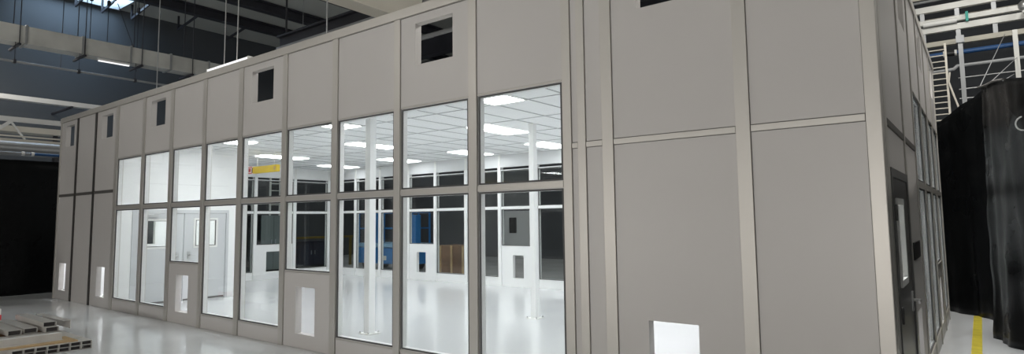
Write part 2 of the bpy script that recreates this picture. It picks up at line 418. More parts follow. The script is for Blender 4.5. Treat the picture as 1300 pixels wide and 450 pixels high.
# ceiling with its grid
cl = thing('ceiling', (-9, 8.7, 3.4), 'white tiled suspended ceiling of the cleanroom', 'ceiling', kind='structure')
MB().box(XL+.001, XR-T-.001, Y0+T+.015, YB-.013, 3.40, 3.44).build('ceiling_tiles', CEIL, cl)
m = MB()
y = 5.57
while y < YB: m.box(XL, XR-T, y-.012, y+.012, 3.394, 3.402); y += 1.3
x = -.62-.05
gx = []
x = -4.98
while x > XL: gx.append(x); x -= .6
x = -4.38
while x < XR-T: gx.append(x); x += .6
for x in gx: m.box(x-.012, x+.012, Y0+T, YB, 3.394, 3.402)
m.build('grid_bars', TBAR, cl)

def light(x, y0, y1, tube=None):
    t = thing('ceiling_light', (x, (y0+y1)/2, 3.39), None, 'ceiling light')
    MB().holed(x-.30, x+.30, y0, y1, (x-.275, x+.275, y0+.03, y1-.03), 0, .012, lambda u, tt, z: (u, z, 3.378+tt)).build('light_frame', WHITEP, t)
    MB().box(x-.274, x+.274, y0+.031, y1-.031, 3.381, 3.388).build('diffuser', tube or TUBE, t)
    return t
rows = [('the row nearest the front windows', [-12.28, -8.86, -5.28, -1.68], 5.58, 6.86),
        ('the middle row', [-14.27, -10.66, -7.08, -3.48], 8.19, 9.46),
        ('the row nearest the rear wall', [-15.5, -12.78, -10.12, -7.75, -5.28, -2.88], 10.85, 12.1)]
l0 = l2 = None
for rn, xs, y0, y1 in rows:
    for k, x in enumerate(xs):
        lab = 'lit white ceiling panel light, %s from the left in %s' % (ORD[k], rn)
        if l0 is None:
            l0 = light(x, y0, y1); o = l0; L0 = y1-y0; o['label'] = lab; o['group'] = 'ceiling panel lights'
        elif y0 > 10 and l2 is None: l2 = light(x, y0, y1, TUBE2); o = l2; o['label'] = lab; o['group'] = 'ceiling panel lights'
        else: o = dup(l2 or l0, (x, (y0+y1)/2, 3.39), lab, 'ceiling panel lights')

for k, x in enumerate((-14.9, -16.3)):
    dup(l0, (x, 6.2, 3.39), ['lit ceiling panel light in the small room, next to the double door', 'lit ceiling panel light in the small room, at its far end'][k], 'ceiling panel lights of the small room')

# columns inside
def column(x, y, s, lab):
    t = thing('column', (x, y, 0), lab, 'column', 'white steel columns')
    t['kind'] = 'thing'
    MB().box(x-s/2, x+s/2, y-s/2, y+s/2, .012, 3.394).build('shaft', WHITE, t, bevel=.006)
    MB().box(x-.12, x+.12, y-.12, y+.12, .003, .014).build('base_plate', WHITEP, t, bevel=.003)
    for sx in (-1, 1):
        for sy in (-1, 1):
            MB().tube((x+sx*.095, y+sy*.095, .014), (x+sx*.095, y+sy*.095, .04), .012, 6).build('anchor_bolt', STEEL, t)
column(-6.2, 8.68, .105, 'slim white square column behind the rightmost window')
column(-7.48, 6.13, .12, 'white square column behind the seventh window from the left')

# ------------------------------------------------------------------ gowning room partition and double door
PX = -13.90
pw = thing('wall_partition', (PX, 6.2, 0), 'white partition of the small room behind the left windows', 'wall', kind='structure')
def MP(u, t, z): return (PX-t, u, z)
m = MB(); m.box(Y0+T+.015, 5.20, 0, .08, .003, 3.4, MP); m.box(7.22, 7.52, 0, .08, .003, 3.4, MP); m.box(5.20, 7.22, 0, .08, 2.0, 3.4, MP)
m.build('partition_sheet', WHITE, pw)
MB().box(XL, PX-.08, 7.44, 7.52, .003, 3.4).build('return_wall', WHITE, pw)
MB().box(7.49, 7.55, -.015, .10, .003, 3.4, MP).build('end_post', WHITEP, pw, bevel=.003)
m = MB(); m.box(5.20, 7.22, -.004, 0, 2.55, 2.56, MP); m.build('seam_strip', BEAD, pw)
def leaf(n, a, b, win, hy, lab, closer):
    d = thing('door_%d' % n, (PX, (a+b)/2, 0), lab, 'door', kind='structure')
    MB().holed(a+.004, b-.004, .012, 1.925, win, .012, .056, MP).build('door_leaf', DOORG, d)
    w = win
    MB().holed(w[0]-.03, w[1]+.03, w[2]-.03, w[3]+.03, (w[0]+.015, w[1]-.015, w[2]+.015, w[3]-.015), .0, .068, MP).build('vision_frame', WHITEP, d)
    MB().holed(w[0]+.013, w[1]-.013, w[2]+.013, w[3]-.013, (w[0]+.026, w[1]-.026, w[2]+.026, w[3]-.026), -.002, .02, MP).build('glazing_seal', SEAL, d)
    MB().box(w[0]+.01, w[1]-.01, .03, .036, w[2]+.01, w[3]-.01, MP).build('pane', GLASS, d)
    m = MB(); m.box(hy-.03, hy+.03, 0, .012, .93, 1.08, MP); m.tube(MP(hy, 0, 1.0), MP(hy, -.05, 1.0), .01); m.tube(MP(hy, -.05, 1.0), MP(hy+(.11 if n == 2 else -.11), -.05, 1.0), .01)
    m.build('lever_handle', STEEL, d)
    MB().box(a+.02, b-.02, .004, .012, .02, .06, MP).build('door_sweep', GASKET, d)
    if closer:
        m = MB(); m.box(5.42, 5.68, -.06, .012, 1.84, 1.90, MP); m.bar(MP(5.62, -.04, 1.905), MP(5.85, -.10, 1.93), .025, .012)
        m.build('door_closer', STEEL, d, bevel=.004)
leaf(1, 5.27, 6.24, (5.47, 5.92, 1.20, 1.78), 6.12, 'left leaf of the grey double door, with a closer', True)
leaf(2, 6.25, 7.18, (6.48, 6.96, 1.19, 1.79), 6.36, 'right leaf of the grey double door', False)
m = MB(); m.box(5.20, 5.27, -.012, .09, .003, 2.0, MP); m.box(7.18, 7.24, -.012, .09, .003, 2.0, MP); m.box(5.27, 7.18, -.012, .09, 1.93, 2.0, MP)
t = m.build('trim_4', DOORG, bevel=.003); tag(t, 'grey frame around the double door', 'door frame', kind='structure')

# ------------------------------------------------------------------ yellow hoist beam under the ceiling
t = thing('hoist_beam', (-13.85, 8.0, 2.91), 'yellow hoist beam with a red and white plate, hung from the ceiling', 'hoist beam')
MB().box(-14.18, -13.13, 7.95, 8.05, 2.91, 3.075).build('beam_body', YELLOW, t, bevel=.01)
MB().box(-14.64, -14.24, 7.97, 8.03, 2.915, 3.085).build('sign_plate', WHITEP, t, bevel=.004)
m = MB()
for k, (a, w) in enumerate(((-14.61, .06), (-14.53, .05), (-14.46, .06), (-14.38, .08))): m.box(a, a+w, 7.965, 7.97, 2.96, 3.05)
m.box(-14.64, -14.24, 7.964, 7.969, 2.915, 2.935); m.box(-14.64, -14.24, 7.964, 7.969, 3.065, 3.085)
m.build('red_marks', RED, t)
m = MB(); m.box(-14.24, -14.18, 7.96, 8.04, 2.93, 3.06); m.build('end_bracket', BROWN, t)
for x in (-14.05, -13.3): MB().tube((x, 8, 3.07), (x, 8, 3.395), .008).build('hanger_rod', WHITEP, t)
MB().box(-13.24, -13.16, 7.945, 7.95, 2.95, 3.03).build('end_stop', WOOD, t)

# ------------------------------------------------------------------ things seen through the rear and end windows
t = thing('scissor_lift', (-17.0, 14.6, 0), 'blue scissor lift parked outside behind the rear windows', 'lift')
MB().box(-18.0, -15.3, 14.2, 15.2, .22, .78).build('chassis', LBLUE, t, bevel=.04)
MB().box(-18.05, -15.25, 14.15, 15.25, .80, .93).build('platform_deck', mat('pale_blue', (.25, .45, .65), .5), t, bevel=.02)
for x in (-17.6, -15.75):
    for y in (14.25, 15.0):
        MB().tube((x, y, .2), (x, y+.16, .2), .2, 18).build('wheel', BLACK, t)
m = MB()
for x in (-17.95, -16.9, -15.9, -15.35):
    for y in (14.2, 15.2): m.bar((x, y, .93), (x, y, 2.0), .05, .05)
for y in (14.2, 15.2):
    for z in (1.45, 2.0): m.bar((-17.95, y, z), (-15.35, y, z), .05, .05)
m.build('guard_rail', LBLUE, t)
MB().box(-17.55, -17.1, 14.3, 14.7, .93, 2.1).build('mast_column', LBLUE, t, bevel=.02)
MB().box(-15.72, -15.42, 14.26, 14.5, .93, 1.99).build('mast_column', LBLUE, t, bevel=.02)
MB().box(-15.25, -15.05, 14.26, 14.5, .5, 1.9).build('mast_column', LBLUE, t, bevel=.02)
MB().box(-16.6, -16.45, 14.18, 14.2, .35, .5).build('warning_plate', CREAM, t)
t = thing('crate', (-13.2, 14.3, 0), 'brown wooden crate outside behind the rear wall', 'crate')
MB().box(-13.72, -12.62, 14.0, 14.8, .06, .92).build('crate_body', BROWN, t, bevel=.01)
m = MB()
for x in (-13.68, -13.2, -12.72): m.box(x, x+.07, 13.975, 14.0, .06, .92)
m.build('batten', WOOD, t)
for x in (-13.7, -13.2, -12.74): MB().box(x, x+.1, 14.0, 14.8, 0, .06).build('skid', BROWN, t)
t = thing('door_4', (-15.0, 21.95, 0), 'dim grey door in the far wall of the warehouse', 'door', kind='structure')
MB().box(-17.3, -15.7, 21.9, 22, 0, 2.1).build('door_leaf', DOORG, t, bevel=.01)
MB().box(-17.0, -16.6, 21.88, 21.9, 1.1, 1.8).build('pane', BLACK, t)
m = MB(); m.box(-17.42, -17.3, 21.88, 22, 0, 2.2); m.box(-15.7, -15.58, 21.88, 22, 0, 2.2); m.box(-17.3, -15.7, 21.88, 22, 2.1, 2.2); m.build('door_frame', BEAMD, t)
m = MB()
t = thing('barrier_rail', (-20, 13.7, 0), 'yellow guard rail outside the end window', 'guard rail')
MB().box(-20.05, -19.95, 12.5, 15.5, 1.08, 1.16).build('rail', DYELLOW, t, bevel=.01)
for y in (12.6, 15.4): MB().box(-20.04, -19.96, y-.04, y+.04, 0, 1.08).build('post', DYELLOW, t)
def cab(x0, x1, y0, y1, h, mt, lab, name='storage_cabinet'):
    t = thing(name, ((x0+x1)/2, (y0+y1)/2, 0), lab, 'cabinet')
    MB().box(x0, x1, y0, y1, .08, h).build('cabinet_body', mt, t, bevel=.01)
    MB().box(x0+.05, x1-.05, y0+.05, y1-.05, 0, .08).build('plinth', BLACK, t)
    ym = (y0+y1)/2
    for a, b in ((y0+.02, ym-.01), (ym+.01, y1-.02)):
        o = MB().box(x1, x1+.02, a, b, .12, h-.04).build('cabinet_door', mt, t, bevel=.004)
        MB().box(x1+.02, x1+.035, (b-.08 if a < ym-.2 else a+.05), (b-.05 if a < ym-.2 else a+.08), h*.5, h*.5+.15).build('handle', STEEL, o)
GC = mat('greygreen_paint', (.22, .26, .26), .5, var=.05)
cab(-20.2, -19.5, 11.2, 12.3, 1.95, GC, 'grey-green metal cabinet outside the end window')
cab(-20.6, -20.1, 13.1, 14.4, .98, mat('navy_paint', (.025, .03, .05), .5), 'low dark blue cabinet behind the yellow guard rail')
t = thing('ladder', (-19.8, 11.97, 1.95), 'white upright ladder standing on the cabinet outside the end window', 'ladder')
for y in (11.78, 12.16): MB().box(-19.83, -19.77, y-.025, y+.025, 1.95, 3.5).build('side_rail', WHITEP, t)
for k in range(6): MB().tube((-19.8, 11.78, 2.08+k*.25), (-19.8, 12.16, 2.08+k*.25), .016, 8).build('rung', WHITEP, t)

# ------------------------------------------------------------------ warehouse roof steel, duct, pipes (left)
def ibeam(x, z0, z1, y0, y1, w, mt, lab, name='roof_beam', cat='roof beam', group='roof beams'):
    t = thing(name, (x, (y0+y1)/2, z0), lab, cat, group); t['kind'] = 'thing'
    MB().box(x-w/2, x+w/2, y0, y1, z0, z0+.05).build('bottom_flange', mt, t)
    MB().box(x-.02, x+.02, y0, y1, z0+.05, z1-.05).build('web', mt, t)
    MB().box(x-w/2, x+w/2, y0, y1, z1-.05, z1).build('top_flange', mt, t)
ibeam(-23.2, 9.6, 9.98, -6, 21.9, .30, BEAMD, 'dark steel roof beam with braces, just right of the skylight')
ibeam(-20.9, 9.6, 9.98, -6, 21.9, .30, BEAMD, 'dark steel roof beam, second to the right of the skylight')
ibeam(-18.1, 9.6, 9.98, -6, 21.9, .30, BEAMD, 'dark steel roof beam, third to the right of the skylight')
# cross girder along x, far back
t = MB().box(-25.9, 7.9, 17.6, 18.0, 8.6, 9.28).build('roof_girder', BEAMD); tag(t, 'dark cross girder running along the far side of the roof', 'roof girder')
t = thing('box_girder', (-9.6, 9, 6.5), 'deep pale beige crane girder crossing above the front wall', 'box girder')
MB().box(-10.9, -10.5, 2.0, 10.15, 6.5, 8.6).build('girder_body', CREAM, t, bevel=.01)
MB().box(-10.95, -10.46, 2.0, 10.15, 6.46, 6.5).build('bottom_plate', CREAM, t)
for y in (3.5, 8.5):
    for x in (-10.8, -10.6): MB().tube((x, y, 8.6), (x, y, 9.99), .03, 8).build('hanger', BEAMD, t)
for k, (y, lab) in enumerate(((7.24, 'dark roof brace left of the skylight glow'), (8.06, 'dark roof brace across the bright skylight'), (9.04, 'dark roof brace at the right edge of the skylight'),
                              (10.73, 'dark roof brace, second right of the skylight'), (12.63, 'dark roof brace nearest the cleanroom roof edge'))):
    t = MB().bar((-25.0, y, 9.45), (-23.355, y-.04, 9.63), .05, .09).build('roof_brace', BEAMD); tag(t, lab, 'roof brace', 'roof braces')
    t['kind'] = 'thing'
    # fixed to a stub that rises to the deck
    o = MB().box(-25.02, -24.96, y-.03, y+.03, 9.45, 10.0).build('roof_brace_stub', BEAMD, t)
t = thing('runway_beam', (-13.2, 10.35, 7.05), 'dark runway beam at the end of the pale girder, behind the cap rail', 'runway beam')
MB().box(-17, -9.4, 10.2, 10.5, 7.05, 7.11).build('bottom_flange', PIPEG, t)
MB().box(-17, -9.4, 10.32, 10.38, 7.11, 7.42).build('web', BEAMD, t)
MB().box(-17, -9.4, 10.2, 10.5, 7.42, 7.48).build('top_flange', BEAMD, t)
for x in (-16.7, -13.1, -9.7): MB().tube((x, 10.35, 7.48), (x, 10.35, 9.99), .03, 8).build('hanger', BEAMD, t)
# duct with seams and hangers
t = thing('air_duct', (-20.2, 7, 6.55), 'long galvanised rectangular air duct hung under the roof at left', 'air duct')
MB().box(-20.5, -20.0, -4, 10.2, 6.56, 7.04).build('duct_body', GALV, t, bevel=.008)
for y in (3.1, 4.72, 6.02, 7.26, 8.4, 9.6):
    MB().holed(-20.53, -19.97, 6.53, 7.07, (-20.495, -20.005, 6.565, 7.035), y-.025, y+.025, lambda u, tt, z: (u, tt, z)).build('flange_seam', PIPEG, t)
h0 = None
for k, y in enumerate((4.57, 6.06, 7.55, 9.05)):
    lab = 'thin trapeze hanger under the air duct, %s from the left' % ORD[k]
    if h0 is None:
        h0 = thing('duct_hanger', (-20.2, y, 6.5), lab, 'duct hanger', 'duct hangers')
        MB().box(-20.85, -19.9, y-.03, y+.03, 6.48, 6.53).build('strut', BEAMD, h0)
        for x, zt in ((-20.6, 9.99), (-19.95, 9.99)): MB().tube((x, y, 6.5), (x, y, zt), .014, 6).build('hanger_rod', BEAMD, h0)
    else: dup(h0, (-20.2, y, 6.5), lab, 'duct hangers')
GWI = 'hanging wires over the duct'
for k, (y, x, z0, z1, lab) in enumerate(((5.96, -21.6, 6.4, 9.95, 'thin dark wire hanging left of the skylight glow'), (6.55, -21.2, 6.9, 9.9, 'thin dark wire hanging in the middle of the skylight glow'),
                                 (7.05, -21.3, 6.9, 9.9, 'thin dark wire hanging on the right of the skylight glow'), (7.9, -21.3, 6.6, 9.9, 'thin dark wire over the right end of the duct'))):
    t = thing('hanging_wire', (x, y, z0), lab, 'wire', GWI)
    MB().tube((x, y, z0), (x, y, z1), .012, 6).build('wire', BEAMD, t)
    MB().tube((x, y, 8.55), (x, y, 8.72), .05, 10).build('coupling', BEAMD, t)
    MB().tube((x, y, z1-.01), (x, y, 10.0), .06, 10).build('anchor', BEAMD, t)
t = MB().tube((-21.1, 6.7, 9.99), (-20.3, 7.45, 7.06), .012, 6).build('hanging_wire', BEAMD); tag(t, 'thin slanting wire running down to the duct', 'wire', GWI)
t = thing('conduit_pipe', (-20, 6, 6.03), 'thin pale pipe running below the air duct', 'pipe')
MB().tube((-20, -4, 6.03), (-20, 9.2, 6.03), .032, 10).build('pipe', PIPEG, t)
for y in (4.5, 5.95, 7.4): MB().box(-20.05, -19.95, y-.03, y+.03, 5.98, 6.09).build('pipe_clip', BEAMD, t)
for y in (4.5, 5.95, 7.4): MB().tube((-20, y, 6.08), (-20, y, 6.56), .008, 6).build('drop_rod', BEAMD, t)
t = thing('batten_light', (-20.0, 6.8, 6.40), 'short white batten light under the air duct', 'batten light')
MB().box(-20.04, -19.98, 6.40, 7.24, 6.46, 6.52).build('housing', WHITEP, t, bevel=.004)
MB().box(-20.035, -19.975, 6.42, 7.22, 6.43, 6.46).build('tube', TUBEDIM, t)
t = thing('cable_tray', (-24, 6, 5.7), 'bright white cable tray along the far left wall', 'cable tray')
m = MB(); m.box(-24.06, -24.0, -4, 8.3, 5.68, 5.83); m.box(-24.3, -24.06, -4, 8.3, 5.68, 5.70); m.box(-24.3, -24.27, -4, 8.3, 5.68, 5.83)
m.build('tray', WHITEP, t)
for y in (1, 4, 7): MB().box(-25.999, -23.98, y-.03, y+.03, 5.62, 5.68).build('bracket', BEAMD, t)
# open truss, pipes near the left curtain
t = thing('roof_truss', (-22, 5, 4.1), 'pale open steel truss at the far left above the black curtain', 'truss')
m = MB(); m.box(-22.05, -21.95, -3, 6.25, 4.70, 4.84); m.build('top_chord', WHITEP, t)
m = MB(); m.box(-22.05, -21.95, -3, 6.25, 4.10, 4.20); m.box(-22.0, -21.95, -3, 6.25, 4.26, 4.30); m.build('bottom_chord', CREAM, t)
y = -2.8
while y < 5.3:
    MB().bar((-22, y, 4.2), (-22, y+.55, 4.7), .06, .09).build('diagonal', WHITEP, t); MB().bar((-22, y+.55, 4.7), (-22, y+.9, 4.2), .05, .05).build('diagonal', WHITEP, t); y += .9
for y in (-1.5, 6.1): MB().box(-22.06, -21.94, y-.06, y+.06, 0, 4.1).build('leg', BEAMD, t)
t = MB().box(-22.9, -22.3, -3, 6.3, 4.45, 4.62).build('ledger_plate', CREAM)
for y in (-2, 6.2): MB().box(-22.65, -22.55, y-.05, y+.05, 0, 4.45).build('leg', BEAMD, t)
tag(t, 'flat pale ledge lying behind the open truss at far left', 'ledge')
t = thing('round_pipe', (-21, 4, 3.85), 'fat grey round pipe above the black curtain at left', 'pipe')
MB().tube((-21, -4, 3.82), (-21, 5.95, 3.82), .2, 20).build('pipe', PIPEG, t, smooth=False)
for y in (-1.5, 5.8): MB().box(-21.05, -20.95, y-.05, y+.05, 0, 3.63).build('stand', BEAMD, t)
for y in (1.2, 4.2, 5.9): MB().tube((-21, y-.03, 3.82), (-21, y+.03, 3.82), .215, 20).build('pipe_band', BEAMD, t)
t = thing('water_pipe', (-19.6, 4, 3.5), 'thin blue pipe just above the left black curtain', 'pipe')
MB().tube((-19.6, 4.85, 3.56), (-19.6, 5.6, 3.56), .035, 10).build('pipe', BLUEP, t)
MB().tube((-19.6, -3, 3.56), (-19.6, 4.85, 3.56), .033, 10).build('pale_pipe', PIPEG, t)
for y in (-1, 5.5): MB().box(-19.63, -19.57, y-.03, y+.03, 0, 3.53).build('stand', BEAMD, t)
for y in (4.7, 4.9): MB().tube((-19.6, y-.03, 3.56), (-19.6, y+.03, 3.56), .055, 10).build('joint', WHITEP, t)

# rods that drop to the cleanroom roof
for k, (x, y, lab) in enumerate(((-11.77, 5.95, 'bright hanger rod above the roof edge, left of a close pair'), (-11.28, 5.95, 'bright hanger rod above the roof edge, right of a close pair'),
                             (-7.63, 5.4, 'bright hanger rod standing alone near the pale girder'), (-13.6, 5.45, 'faint hanger rod above the third vent hole'))):
    t = thing('hanger_rod', (x, y, 3.44), lab, 'hanger rod', 'roof hanger rods')
    MB().tube((x, y, 3.44), (x, y, 9.99), .011, 8).build('rod', STEEL if k < 3 else PIPEG, t)
    MB().box(x-.05, x+.05, y-.05, y+.05, 3.44, 3.47).build('foot_plate', STEEL, t)
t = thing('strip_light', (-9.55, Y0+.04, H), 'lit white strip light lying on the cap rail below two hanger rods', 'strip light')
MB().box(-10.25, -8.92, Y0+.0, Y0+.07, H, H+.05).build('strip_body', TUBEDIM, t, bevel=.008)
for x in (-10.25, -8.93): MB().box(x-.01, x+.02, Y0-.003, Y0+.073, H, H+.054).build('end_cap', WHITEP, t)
# pipe crossing over the cleanroom plenum, glimpsed through the vent holes
t = MB().tube((-16.8, 10.8, 6.43), (-.8, 10.8, 6.43), .06, 12).build('plenum_pipe', PIPEG); tag(t, 'grey pipe glimpsed through the upper vent holes', 'pipe')
for x in (-16.5, -12, -7, -1.5): MB().tube((x, 10.8, 6.48), (x, 10.8, 9.99), .008, 6).build('pipe_hanger', PIPEG, t)

# ------------------------------------------------------------------ black curtains
def curtain(name, pts, tops, lab, seed, amp=.05, nz=34, step=.05, flare=.0, mt=PLASTIC):
    P = []; Tz = []
    for (a, b), (ta, tb) in zip(zip(pts, pts[1:]), zip(tops, tops[1:])):
        a, b = Vector(a), Vector(b); nn = max(2, int((b-a).length/step))
        for i in range(nn): P.append(a.lerp(b, i/nn)); Tz.append(ta+(tb-ta)*i/nn)
    P.append(Vector(pts[-1])); Tz.append(tops[-1])
    bm = bmesh.new(); G = []
    for i, p in enumerate(P):
        q = P[min(i+1, len(P)-1)]-P[max(i-1, 0)]; nrm = Vector((-q.y, q.x)).normalized()
        row = []
        for j in range(nz+1):
            f = j/nz; z = Tz[i]*f
            w = noise.noise(Vector((i*step*1.7+seed, f*.5, seed)))*1.6+noise.noise(Vector((i*step*5, f*1.2, seed+9)))*.7
            w2 = noise.noise(Vector((i*step*3, z*3, seed+3)))*.35
            o = (w+w2)*amp*(1+flare*(1-f)**6)
            row.append(bm.verts.new((p.x+nrm.x*o, p.y+nrm.y*o, .004+z+(0 if j else 0))))
        G.append(row)
    for i in range(len(G)-1):
        for j in range(nz): bm.faces.new((G[i][j], G[i+1][j], G[i+1][j+1], G[i][j+1]))
    t = thing(name, (pts[0][0], pts[0][1], 0), lab, 'curtain')
    me = bpy.data.meshes.new('sheet'); bmesh.ops.translate(bm, verts=bm.verts[:], vec=-WLOC[t.name]); bm.to_mesh(me); bm.free()
    me.materials.append(mt)
    for p in me.polygons: p.use_smooth = True
    o = bpy.data.objects.new('sheet', me); COL.objects.link(o); o.parent = t
    sm = o.modifiers.new('thickness', 'SOLIDIFY'); sm.thickness = .004
    return t, P, Tz
cr, P, Tz = curtain('black_curtain', [(-1.7, 14.2), (-.5, 13.25), (.16, 12.42), (.34, 11.6), (.10, 10.75), (.33, 9.88), (.62, 9.2), (.95, 7.6), (1.1, 3.6)],
                    [3.05, 3.36, 3.74, 3.62, 3.50, 3.42, 3.28, 3.2, 3.2], 'black plastic sheet curtain hung beside the right side wall', 3.3, .055, flare=.8)
for i, (p, z) in enumerate((((.12, 10.75), 3.52), ((.33, 9.88), 3.42))):
    pass
m = MB()
pts = [Vector((.48+.09*math.cos(a)*.8, 9.62-.05*math.cos(a), 2.80+.085*math.sin(a))) for a in [2*math.pi*k/16 for k in range(17)]]
m.path(pts, .009, 6); o = m.build('pull_ring', WHITEP, cr)
for (x, y, z), (x2, y2, z2) in (((.10, 10.76, 3.50), (.62, 15.95, 5.4)), ((.20, 10.4, 3.47), (.80, 15.95, 4.9)), ((.33, 9.9, 3.4), (.72, 15.95, 4.55))):
    MB().tube((x, y, z), (x2, y2, z2), .006, 6).build('tie_rope', PIPEG, cr)
m = MB(); m.path([Vector(p) for p in ((.08, 10.8, 3.5), (.16, 10.55, 3.48), (.24, 10.25, 3.47), (.33, 9.9, 3.42))], .014, 6); m.build('gathered_hem', GASKET, cr)
curtain('black_curtain', [(-18.75, -4), (-18.75, 1), (-18.72, 5.2), (-18.8, 9.5)], [3.3, 3.3, 3.31, 3.31], 'black plastic sheet curtain at the far left of the warehouse', 8.1, .035, step=.12, nz=24)

curtain('black_curtain', [(-18.4, 8.4), (-18.42, 9.6), (-18.35, 10.62)], [2.9, 2.8, 1.95], 'ragged black plastic sheet hanging outside the end window', 5.5, .06, step=.08, nz=30)

# yellow floor line
ym = MB().box(-.20, -.09, 7.0, 12.95, 0, .002).build('floor_line', FYELLOW); tag(ym, 'yellow painted line on the floor beside the side wall', 'floor line', kind='structure')

# ------------------------------------------------------------------ mezzanine, trusses, ladder behind the right side (y = 16)
def vtruss(x0, x1, y, z0, z1, c, mt, mt2, lab, step, bright=None):
    t = thing('beam_truss', ((x0+x1)/2, y, z0), lab, 'truss', 'trusses behind the right side wall')
    MB().box(x0, x1, y-.06, y+.06, z1-c, z1).build('top_chord', mt, t)
    MB().box(x0, x1, y-.06, y+.06, z0, z0+c*.8).build('bottom_chord', mt2, t)
    x = x0+.2
    while x < x1:
        MB().box(x-.04, x+.04, y-.04, y+.04, z0+c*.8, z1-c).build('upright', PIPEG, t); x += step
    return t
vtruss(-2.2, 7.5, 16.0, 5.86, 6.27, .13, GALV, GALV, 'upper pale open truss behind the right side wall', .62)
vtruss(-2.2, 7.5, 16.0, 5.36, 5.80, .13, GALV, TCREAM, 'lower pale open truss behind the right side wall', .62)
t = MB().box(-2.2, 7.5, 16.3, 16.42, 5.95, 6.08).build('crane_rail', CREAM); tag(t, 'cream flat rail seen through the upper truss', 'rail')
for k, z in enumerate((6.52, 6.66, 6.82)):
    t = MB().tube((-2.5, 16.4+.2*k, z), (7.5, 16.4+.2*k, z), .03, 8).build('ceiling_pipe', PIPEG if k != 1 else CREAM)
    tag(t, ['thin pipe just over the upper truss at right', 'cream pipe in the middle above the upper truss at right', 'topmost thin pipe above the upper truss at right'][k], 'pipe')
t = MB().tube((-.75, 15.885, 5.85), (-.15, 15.885, 5.85), .05, 10).build('tube_light', WHITEP); tag(t, 'short white tube between the two trusses', 'tube')
t = MB().box(.0, .05, 15.86, 15.94, 5.80, 6.0).build('teal_bracket', GREEN); tag(t, 'small teal bracket between the two trusses', 'bracket')
t = thing('compressed_air_pipe', (2, 16, 5.13), 'blue pipe running under the trusses at right', 'pipe')
MB().tube((-2, 15.8, 5.13), (7.5, 15.8, 5.13), .05, 12).build('pipe', BLUEP, t)
MB().tube((-.39, 15.8, 5.13), (-.22, 15.8, 5.13), .058, 12).build('valve', BLACK, t)
for x in (-.41, -.21): MB().tube((x-.02, 15.8, 5.13), (x+.02, 15.8, 5.13), .066, 12).build('collar', WHITEP, t)
t = thing('mezzanine_railing', (2, 16, 3.6), 'grey pipe railing behind the right black curtain', 'railing')
MB().path([Vector(p) for p in ((-2, 15.7, 4.68), (-.27, 15.7, 4.76), (-.2, 15.7, 4.82), (7.5, 15.7, 4.83))], .035, 8).build('top_rail', PIPEG, t)
for z in (4.56, 4.32, 4.12): MB().tube((-.2, 15.7, z), (7.5, 15.7, z), .012, 8).build('wire_rail', STEEL, t)
MB().box(-.16, -.08, 15.66, 15.76, 0, 5.36).build('post', PIPEG, t)
MB().box(.73, .81, 15.66, 15.76, 3.6, 5.40).build('post', GALV, t)
MB().box(-2, 7.5, 15.7, 17.5, 3.45, 3.6).build('deck', BEAMD, t)
MB().box(-.19, -.05, 15.62, 15.82, 5.3, 5.45).build('post_cap', PIPEG, t)
t = thing('cage_ladder', (-.5, 15.5, 0), 'pale upright ladder beside the far end of the side wall', 'ladder')
for x in (-.74, -.38): MB().box(x-.02, x+.02, 15.5, 15.54, 0, 5.3).build('side_rail', CREAM, t)
for k in range(40): MB().tube((-.74, 15.52, .3+k*.125), (-.38, 15.52, .3+k*.125), .012, 8).build('rung', CREAM, t)
m = MB(); m.path([Vector(p) for p in ((-.33, 15.4, 4.65), (-.36, 15.4, 4.45), (-.3, 15.4, 4.2), (-.2, 15.4, 3.8), (-.1, 15.4, 3.3))], .018, 6)
t = m.build('hanging_rope', CREAM); tag(t, 'pale loose rope hanging beside the ladder', 'rope')
t = thing('work_lamp', (.95, 15.6, 5.8), 'shiny round lamp at the right edge near the trusses', 'lamp')
m = MB(); bmesh.ops.create_uvsphere(m.bm, u_segments=20, v_segments=12, radius=.11, matrix=Matrix.Translation((.95, 15.6, 5.84))); m.build('lamp_shade', STEEL, t, smooth=True)
MB().tube((.95, 15.6, 5.70), (.95, 15.6, 5.76), .05, 12).build('socket', WHITEP, t)
MB().tube((.95, 15.6, 5.94), (.95, 15.6, 6.3), .012, 8).build('cord', BLACK, t)

# ------------------------------------------------------------------ stack of aluminium channels at the lower left
ch0 = None
def channel(x1, y, z, L=1.4, w=.124, h=.054):
    "hollow section lying along x, open end at x1"
    t = thing('metal_channel', (x1, y, z), None, 'metal channel')
    MB().holed(y-w/2, y+w/2, z, z+h, (y-w/2+.005, y+w/2-.005, z+.004, z+h-.004), 0, L, lambda u, tt, zz: (x1-tt, u, zz)).build('profile', ALU, t)
    MB().box(x1-L+.02, x1-.05, y-w/2+.006, y+w/2-.006, z+.005, z+h-.005).build('hollow_shade', HSHADE, t)  # dark block fills the hollow and paints the shade inside it
    return t
names = ['rightmost', 'second from the right', 'third from the right', 'fourth from the right', 'fifth from the right', 'sixth from the right', 'seventh from the right']
for lay in (0, 1):
    for k in range(7):
        y = 3.19-k*.128; z = .001+lay*.055
        lab = 'open aluminium channel end, %s in the %s layer of the front stack' % (names[k], ('bottom', 'top')[lay])
        loc = (-9.86+.004*k*(1 if lay else -1), y, z)
        if ch0 is None: ch0 = channel(*loc); o = ch0; o['label'] = lab; o['group'] = 'channels in the front stack'
        else: o = dup(ch0, loc, lab, 'channels in the front stack')
t = thing('wooden_board', (-10.1, 2.7, .113), 'thin yellowish plywood board lying across the channel stack', 'board')
MB().hexa([Vector(p) for p in ((-10.0, 2.2, .1115), (-10.0, 2.2, .1265), (-9.92, 3.1, .1115), (-9.92, 3.1, .1265), (-10.5, 2.2, .1115), (-10.5, 2.2, .1265), (-10.42, 3.1, .1115), (-10.42, 3.1, .1265))]).build('board_sheet', WOOD, t)
t = thing('metal_channel', (-10.2, 2.7, .127), 'long pale channel lying crosswise on the plywood board', 'metal channel')
